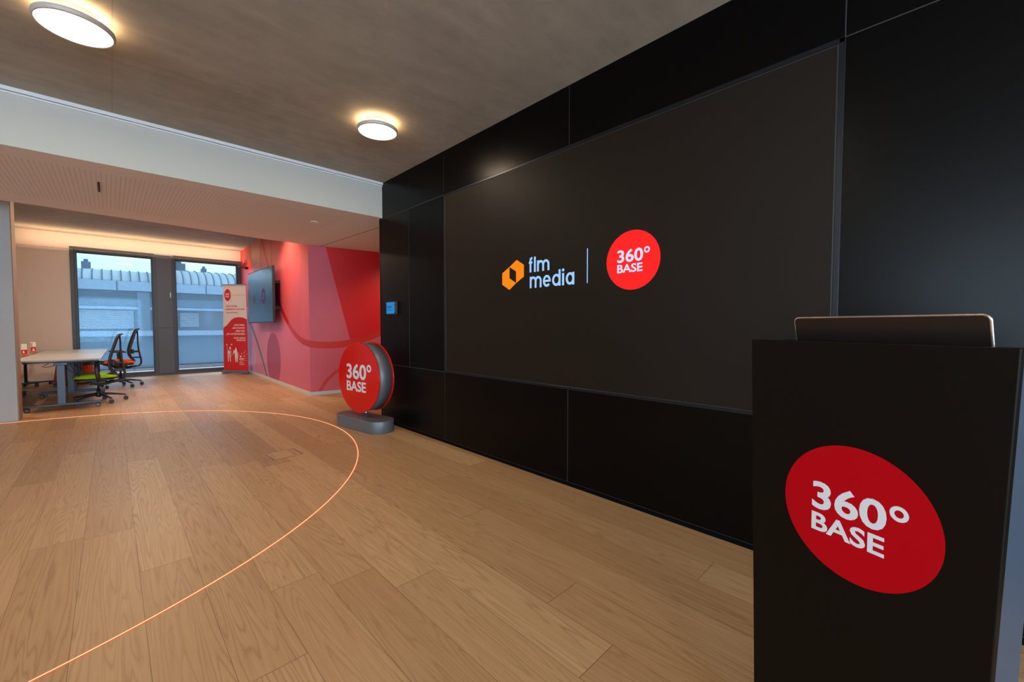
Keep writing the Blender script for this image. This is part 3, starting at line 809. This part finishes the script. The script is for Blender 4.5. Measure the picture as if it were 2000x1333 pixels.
# ------------------------------------------------------------------ desks
def castor(mb, x, y, r, w, off=.0):
    for s_ in (-1, 1):
        mb.cyl((x+off, y+s_*w*.55-w*.3, r), (x+off, y+s_*w*.55+w*.3, r), r, n=18)
    mb.cyl((x, y, r*1.2), (x, y, r*2.35), .007, n=8)
    mb.box((x+off-r*.75, y-w*.28, r*.9), (x+off+r*.75, y+w*.28, r*2.05))
def copy_tree(o, parent=None):
    c = o.copy(); C.objects.link(c); c.parent = parent
    for ch in list(o.children): copy_tree(ch, c)
    return c
def make_desk(label):
    """origin: centre of the desk on the floor; x depth, y length"""
    t = thing('standing_desk', (0, 0, 0), 0, label, 'desk', 'grey height-adjustable desks on castors')
    MB().box((-.45, -.90, .728), (.45, .90, .752)).build('tabletop', M_desktop, t, .004)
    MB().box((-.36, -.80, .700), (.40, .80, .728)).box((-.06, -.72, .66), (.0, .72, .70)).build('underframe', M_frame, t)
    for yy in (-.80, .80):
        MB().box((-.03, yy-.03, .09), (.055, yy+.03, .70)).build('leg', M_deskleg, t, .004)
        MB().box((-.055, yy-.05, .665), (.085, yy+.05, .705)).build('bracket', M_deskleg, t, .008)
        MB().box((-.37, yy-.034, .066), (.43, yy+.034, .093)).build('foot', M_deskleg, t, .006)
        for xx in (-.33, .39):
            b = MB(); castor(b, xx, yy, .030, .034); c_ = b.build('castor', [M_blackplastic], t)
            for s_ in (-1, 1): MB().cyl((xx, yy+s_*.0335-.0006, .030), (xx, yy+s_*.0335+.0006, .030), .019, n=16).build('hub_cap', M_castor, c_)
    cb = MB()
    for (a, c_, dz) in ((.10, -.74, .16), (.16, -.70, .22), (.19, -.60, .12)):
        cb.tube([(a-.06, c_, .69), (a-.02, c_+.01, .69-dz*.6), (a+.03, c_+.03, .69-dz), (a+.05, c_+.06, .69-dz*.5), (a+.05, c_+.09, .70)], .0045, 6)
    cb.tube([(.06, -.70, .69), (.07, -.69, .4), (.06, -.69, .12), (.03, -.69, .10)], .004, 6)
    cb.tube([(-.10, -.84, .70), (-.14, -.86, .675), (-.17, -.86, .66), (-.13, -.86, .645), (-.08, -.84, .655), (.0, -.82, .68)], .004, 6)
    cb.build('cables', M_blackplastic, t)
    return t
desk = make_desk('grey-legged desk nearest the camera, green chair at its side')
desk.location = (-.555, 9.86, 0); desk.rotation_euler = (0, 0, rad(-.6))
d2 = copy_tree(desk); d2.location = (-.52, 11.69, 0)
d2['label'] = 'desk behind the front one, orange chair at its side'
d3 = copy_tree(desk); d3.location = (-1.50, 9.86+.36, 0); d3.rotation_euler = (0, 0, PI-rad(.6)); d3['label'] = 'left rear desk mostly hidden by the concrete wall end'
d4 = copy_tree(desk); d4.location = (-1.46, 12.04, 0); d4.rotation_euler = (0, 0, PI-rad(.6)); d4['label'] = 'hindmost desk in the left row, against the window wall side'

# black wheeled C-shaped stand
t = thing('wheeled_stand', (-1.12, 13.2, 0), 0, 'black wheeled stand frame behind the desks near the white wall', 'stand')
MB().box((-.20, -.02, .06), (-.155, .02, .70)).build('post', M_frame, t)
MB().box((-.20, -.02, .05), (.22, .02, .075)).build('foot', M_frame, t)
MB().box((-.20, -.25, .70), (-.155, .25, .72)).build('crossbar', M_frame, t)
MB().box((-.20, -.25, .05), (-.155, .25, .07)).build('crossbar', M_frame, t)
for xx, yy in ((.16, 0), (-.178, -.21), (-.178, .21)):
    b = MB(); castor(b, xx, yy, .024, .03); b.build('castor', M_blackplastic, t)

# tapered felt pouf between desks and window
t = thing('pouf', (-.58, 12.98, 0), 0, 'rounded terracotta orange pouf behind the desks by the window', 'pouf')
MB().lathe([(.30, .012), (.325, .03), (.315, .12), (.285, .36), (.27, .48), (.25, .53), (.21, .556), (0, .562)], 56).build('cushion', M_pouf, t)
MB().lathe([(.0, 0), (.28, 0), (.28, .014), (0, .014)], 40).build('base', M_blackplastic, t)

# card holders on the desks
M_cardw = simple('card_white', lin(230, 226, 222), .5, var=.01)
def card(loc, label, rz, kind):
    t = thing('card_holder', loc, rz, label, 'card holder', 'small cards in wooden blocks')
    MB().box((-.048, -.02, 0), (.048, .02, .027)).build('block', M_oakblock, t, .002)
    c = MB().box((-.032, -.0015, .012), (.032, .0015, .20)).build('card', M_cardw, t)
    b = MB()
    if kind: b.box((-.032, -.0022, .03), (.032, -.0014, .105))
    else:
        b.box((-.032, -.0022, .028), (.032, -.0014, .115))
        for k in range(3): b.box((-.028, -.0022, .125+k*.022), (-.008, -.0014, .138+k*.022))
    b.build('red_print', M_br, c)
    b = MB()
    if kind: b.prism([(-.018, .05), (.006, .05), (-.002, .085), (-.014, .09)], .0014, .003, Matrix.Rotation(PI/2, 4, 'X'))
    else: b.prism([(-.012, .04), (.016, .04), (.012, .08), (-.004, .09)], .0014, .003, Matrix.Rotation(PI/2, 4, 'X'))
    b.build('white_figure', M_cardw, c)
card((-1.02, 11.42, .752), 'red and white card in a wooden block, farther one on the desks', rad(8), 0)
card((-1.03, 10.42, .752), 'red and white card in a wooden block half hidden by the concrete wall end', rad(8), 1)

# ------------------------------------------------------------------ office chairs (front of the chair = -x)
def make_chair(label, M_fab):
    t = thing('office_chair', (0, 0, 0), 0, label, 'office chair', 'swivel chairs at the desks')
    # seat: rounded slab profile in x-z swept in y
    prof = [(-.300, .415), (-.290, .440), (-.225, .478), (-.10, .490), (.05, .486), (.16, .472), (.235, .440), (.230, .412), (.12, .400), (-.18, .398)]
    b = MB(); ny = 9; vs = []
    for j in range(ny):
        u = -1 + 2*j/(ny-1); yy = .245*u; sh = 1-.10*u**4; k = .018*u**4
        vs += [(x*sh, yy, z_-(k if z_ > .43 else -k*.4)) for x, z_ in prof]
    n_ = len(prof)
    fs = [(j*n_+i, j*n_+(i+1) % n_, (j+1)*n_+(i+1) % n_, (j+1)*n_+i) for j in range(ny-1) for i in range(n_)] + [tuple(range(n_-1, -1, -1)), tuple((ny-1)*n_+i for i in range(n_))]
    b.add(vs, fs, None, True); s_ = b.build('seat', M_fab, t)
    sd = s_.modifiers.new('sub', 'SUBSURF'); sd.levels = sd.render_levels = 1
    MB().box((.06, -.249, .447), (.095, -.245, .455)).build('tag', M_blackplastic, s_)
    b = MB(); b.prism([(-.27, .398), (.20, .398), (.17, .372), (-.20, .366)], -.225, .225, Matrix.Rotation(PI/2, 4, 'X')); b.build('seat_shell', M_blackplastic, t, .008)
    MB().box((-.10, -.09, .30), (.10, .09, .372)).build('mechanism', M_blackplastic, t, .02)
    b = MB()
    for s1 in (-1, 1): b.tube([(-.13, s1*.11, .36), (-.05, s1*.10, .315), (.03, s1*.08, .295), (.16, s1*.06, .325), (.24, s1*.045, .338)], .018, 8, .014)
    b.build('tilt_arm', M_chairgrey, t)
    b = MB(); b.tube([(.16, 0, .325), (.24, 0, .333), (.291, 0, .345), (.318, 0, .385), (.322, 0, .45), (.305, 0, .55), (.286, 0, .68), (.276, 0, .80), (.277, 0, .95), (.272, 0, 1.085)],
           [.014, .016, .018, .018, .017, .016, .015, .014, .013, .012], 10, .032, up=(1, 0, 0)); b.build('spine', M_chairgrey, t)
    front = [(.262, 1.105), (.232, 1.04), (.200, .93), (.165, .81), (.142, .72), (.132, .64), (.138, .575), (.160, .515), (.190, .475)]
    def wy(z_): return .165 + .06*math.sin(min(1, max(0, (1.11-z_)/.5))*PI/2) - (.05 if z_ < .52 else 0)
    b = MB()
    for s1 in (-1, 1): b.tube([(x, s1*wy(z_), z_) for x, z_ in front], .018, 8, .013)
    b.tube([(.190, -wy(.475), .475), (.215, -.06, .462), (.215, .06, .462), (.190, wy(.475), .475)], .014, 8)
    b.build('back_frame', M_chairgrey, t)
    b = MB(); b.tube([(.268, -wy(1.105)-.01, 1.10), (.290, -.08, 1.112), (.295, 0, 1.114), (.290, .08, 1.112), (.268, wy(1.105)+.01, 1.10)], .024, 8, .011, up=(1, 0, 0))
    b.build('top_rail', M_blackplastic, t)
    b = MB(); vs = []
    for x, z_ in front: vs += [(x+.004+.018*(1-u*u), u*wy(z_), z_) for u in (-1, -.5, 0, .5, 1)]
    m_ = len(front); b.add(vs, [(i*5+j, i*5+j+1, (i+1)*5+j+1, (i+1)*5+j) for i in range(m_-1) for j in range(4)], None, True)
    ms = b.build('back_mesh', M_mesh, t); so = ms.modifiers.new('s', 'SOLIDIFY'); so.thickness = .004
    b = MB(); b.box((.165, -.13, .60), (.205, .13, .69)); b.box((.20, -.02, .62), (.29, .02, .66)).box((.19, -.05, .50), (.30, .05, .53))
    b.build('lumbar_support', M_blackplastic, t, .01)
    for s1 in (-1, 1):
        a = MB(); a.tube([(-.15, s1*.265, .648), (.0, s1*.265, .652), (.07, s1*.265, .642)], .014, 10, .040, up=(0, 0, 1)); ar = a.build('armrest', M_blackplastic, t)
        a = MB(); a.tube([(-.01, s1*.255, .637), (-.008, s1*.262, .56), (.0, s1*.262, .45), (.01, s1*.25, .385), (.0, s1*.15, .355), (.0, s1*.08, .35)], [.030, .030, .028, .024, .02, .018], 8, .016, up=(1, 0, 0))
        a.build('armrest_post', M_chairgrey, ar)
    b = MB(); b.cyl((0, 0, .09), (0, 0, .22), .026, n=20).cyl((0, 0, .22), (0, 0, .31), .016, n=16); b.build('gas_lift', M_blackplastic, t)
    b = MB(); b.lathe([(.035, .10), (.045, .12), (.042, .165), (.028, .175)], 24); 
    b.build('base_hub', M_chairgrey, t)
    for k in range(5):
        a = rad(8+72*k); ca, sa = math.cos(a), math.sin(a)
        b = MB(); b.tube([(.03*ca, .03*sa, .142), (.15*ca, .15*sa, .128), (.30*ca, .30*sa, .098), (.325*ca, .325*sa, .088)], [.022, .019, .013, .010], 8, .02, up=(0, 0, 1)); lg = b.build('base_leg', M_chairgrey, t)
        b = MB(); x, y = .318*ca, .318*sa; castor(b, x, y, .031, .034, .008); b.build('castor', M_blackplastic, lg)
    return t
M_mesh = simple('chair_mesh_fabric', (.03, .024, .022), .8, var=.3, vscale=300)
ch = make_chair('office chair with a bright green seat at the front desk', M_green)
ch.location = (-.17, 9.5, 0)
c2 = copy_tree(ch); c2['label'] = 'office chair with an orange seat by the window'
c2.location = (.12, 11.65, .0); c2.rotation_euler = (0, 0, rad(3))
for o_ in c2.children:
    nm = o_.name.split('.')[0]
    if nm == 'seat':
        o_.data = o_.data.copy(); o_.data.materials[0] = M_orange
    if nm not in ('gas_lift', 'base_hub', 'base_leg'): o_.location.z += .075
    if nm == 'gas_lift': o_.scale = (1, 1, 1.25); o_.location.z -= .0225
# ------------------------------------------------------------------ the building across the street
Yb = 30.0
M_fac = simple('facade_grey', lin(88, 106, 120), .8, var=.04, vscale=2); M_facd = simple('facade_dark', lin(56, 70, 84), .8, var=.05, vscale=2)
M_facl = simple('facade_light', lin(138, 156, 172), .7, var=.03, vscale=2); M_roof = simple('roof_zinc', lin(168, 176, 178), .5, var=.05, vscale=1.5)
M_wdark = simple('far_glass', lin(66, 76, 86), .15, spec=.6, var=.05); M_slat = simple('slat_blind', lin(160, 172, 182), .6, var=.02)
t = thing('building', (2, Yb, -6), 0, 'grey building with a ribbed curved metal roof seen through the windows', 'building')
def fx(x): return x-2
def bb(mb, x0, x1, z0, z1, y0=0, y1=.3): return mb.box((fx(x0), y0, z0+6), (fx(x1), y1, z1+6))
b = MB(); bb(b, -9, 14, -6, 3.1, .25, 9); b.build('wall', M_fac, t)
b = MB(); bb(b, -9, 14, -6, -1.2, .1, .26); b.build('lower_wall', simple('facade_white', lin(236, 240, 244), .7, var=.02), t)
b = MB(); bb(b, -9, 14, -1.2, .70, .1, .26); b.build('spandrel', M_fac, t)
for (za, zc, mt, y0, nm) in ((3.10, 3.58, M_facl, -.35, 'parapet_band'), (2.75, 3.10, M_facd, -.12, 'upper_band'), (2.12, 2.26, M_facl, -.2, 'cornice'), (.70, .98, M_facl, -.25, 'ledge'), (2.28, 2.75, M_fac, -.05, 'frieze'), (-1.2, -.9, M_facd, -.05, 'lower_ledge')):
    b = MB(); bb(b, -9, 14, za, zc, y0, .3); b.build(nm, mt, t)
for (x0, x1, slat) in ((-3.6, .95, 1), (1.9, 2.2, 0), (2.75, 5.15, 2), (5.6, 8.6, 1)):
    b = MB(); bb(b, x0, x1, .98, 2.10, .20, .27); w_ = b.build('window', M_wdark, t)
    b = MB()
    if slat == 1:
        for k in range(18): bb(b, x0+.05, x1-.05, 1.10+k*.054, 1.135+k*.054, .12, .16)
    elif slat == 2:
        for k in range(16): bb(b, x0+.1, x0+.95, 1.20+k*.05, 1.225+k*.05, .12, .16)
    else: bb(b, x0, x1, .98, 1.02, .14, .2)
    b.build('slats', M_slat, w_)
for px_ in (1.05, 5.2):
    b = MB(); bb(b, px_, px_+.5, .98, 3.05, -.22, .3); b.build('pillar', M_fac, t)
for px_ in (-7, -3.4, .25, 4.0, 8.2):
    b = MB(); bb(b, px_, px_+.05, 3.12, 3.56, -.37, -.35); b.build('joint', M_facd, t)
def vault(x0, x1, zbase, h, dep, name):
    b = MB(); vs = []; K = 12
    for x in (x0, x1):
        vs += [(fx(x), dep*(1-math.cos(PI/2*k/K)), zbase+6+h*math.sin(PI/2*k/K)) for k in range(K+1)]
    b.add(vs, [(k, k+1, K+2+k, K+1+k) for k in range(K)], None, True)
    o = b.build(name, M_roof, t)
    sd = o.modifiers.new('s', 'SOLIDIFY'); sd.thickness = .05
    b = MB(); x = x0+.1
    while x < x1:
        b.tube([(fx(x), dep*(1-math.cos(PI/2*k/K))-.02, zbase+6+h*math.sin(PI/2*k/K)+.02) for k in range(K+1)], .025, 6); x += .36
    b.build('roof_seams', M_facd, o)
vault(-9, 2.2, 3.58, .70, 1.6, 'roof'); vault(2.2, 14, 3.58, 1.0, 2.2, 'roof')
for (cx_, cw, zt, yd, zb0) in ((-.87, .35, 4.66, 1.5, 4.1), (3.0, .75, 5.05, 2.2, 4.2), (4.3, .25, 4.85, 2.2, 4.2)):
    b = MB(); bb(b, cx_-cw/2, cx_+cw/2, zb0-.4, zt, yd, yd+.5); c_ = b.build('chimney', M_facd, t)
    b = MB(); bb(b, cx_-cw*.25, cx_+cw*.25, zt, zt+.14, yd+.1, yd+.3); b.build('chimney_cap', M_facd, c_)
struct(MB().box((-40, 14, -6.2), (40, 60, -6)), 'ground', simple('street', lin(150, 150, 150), .9))
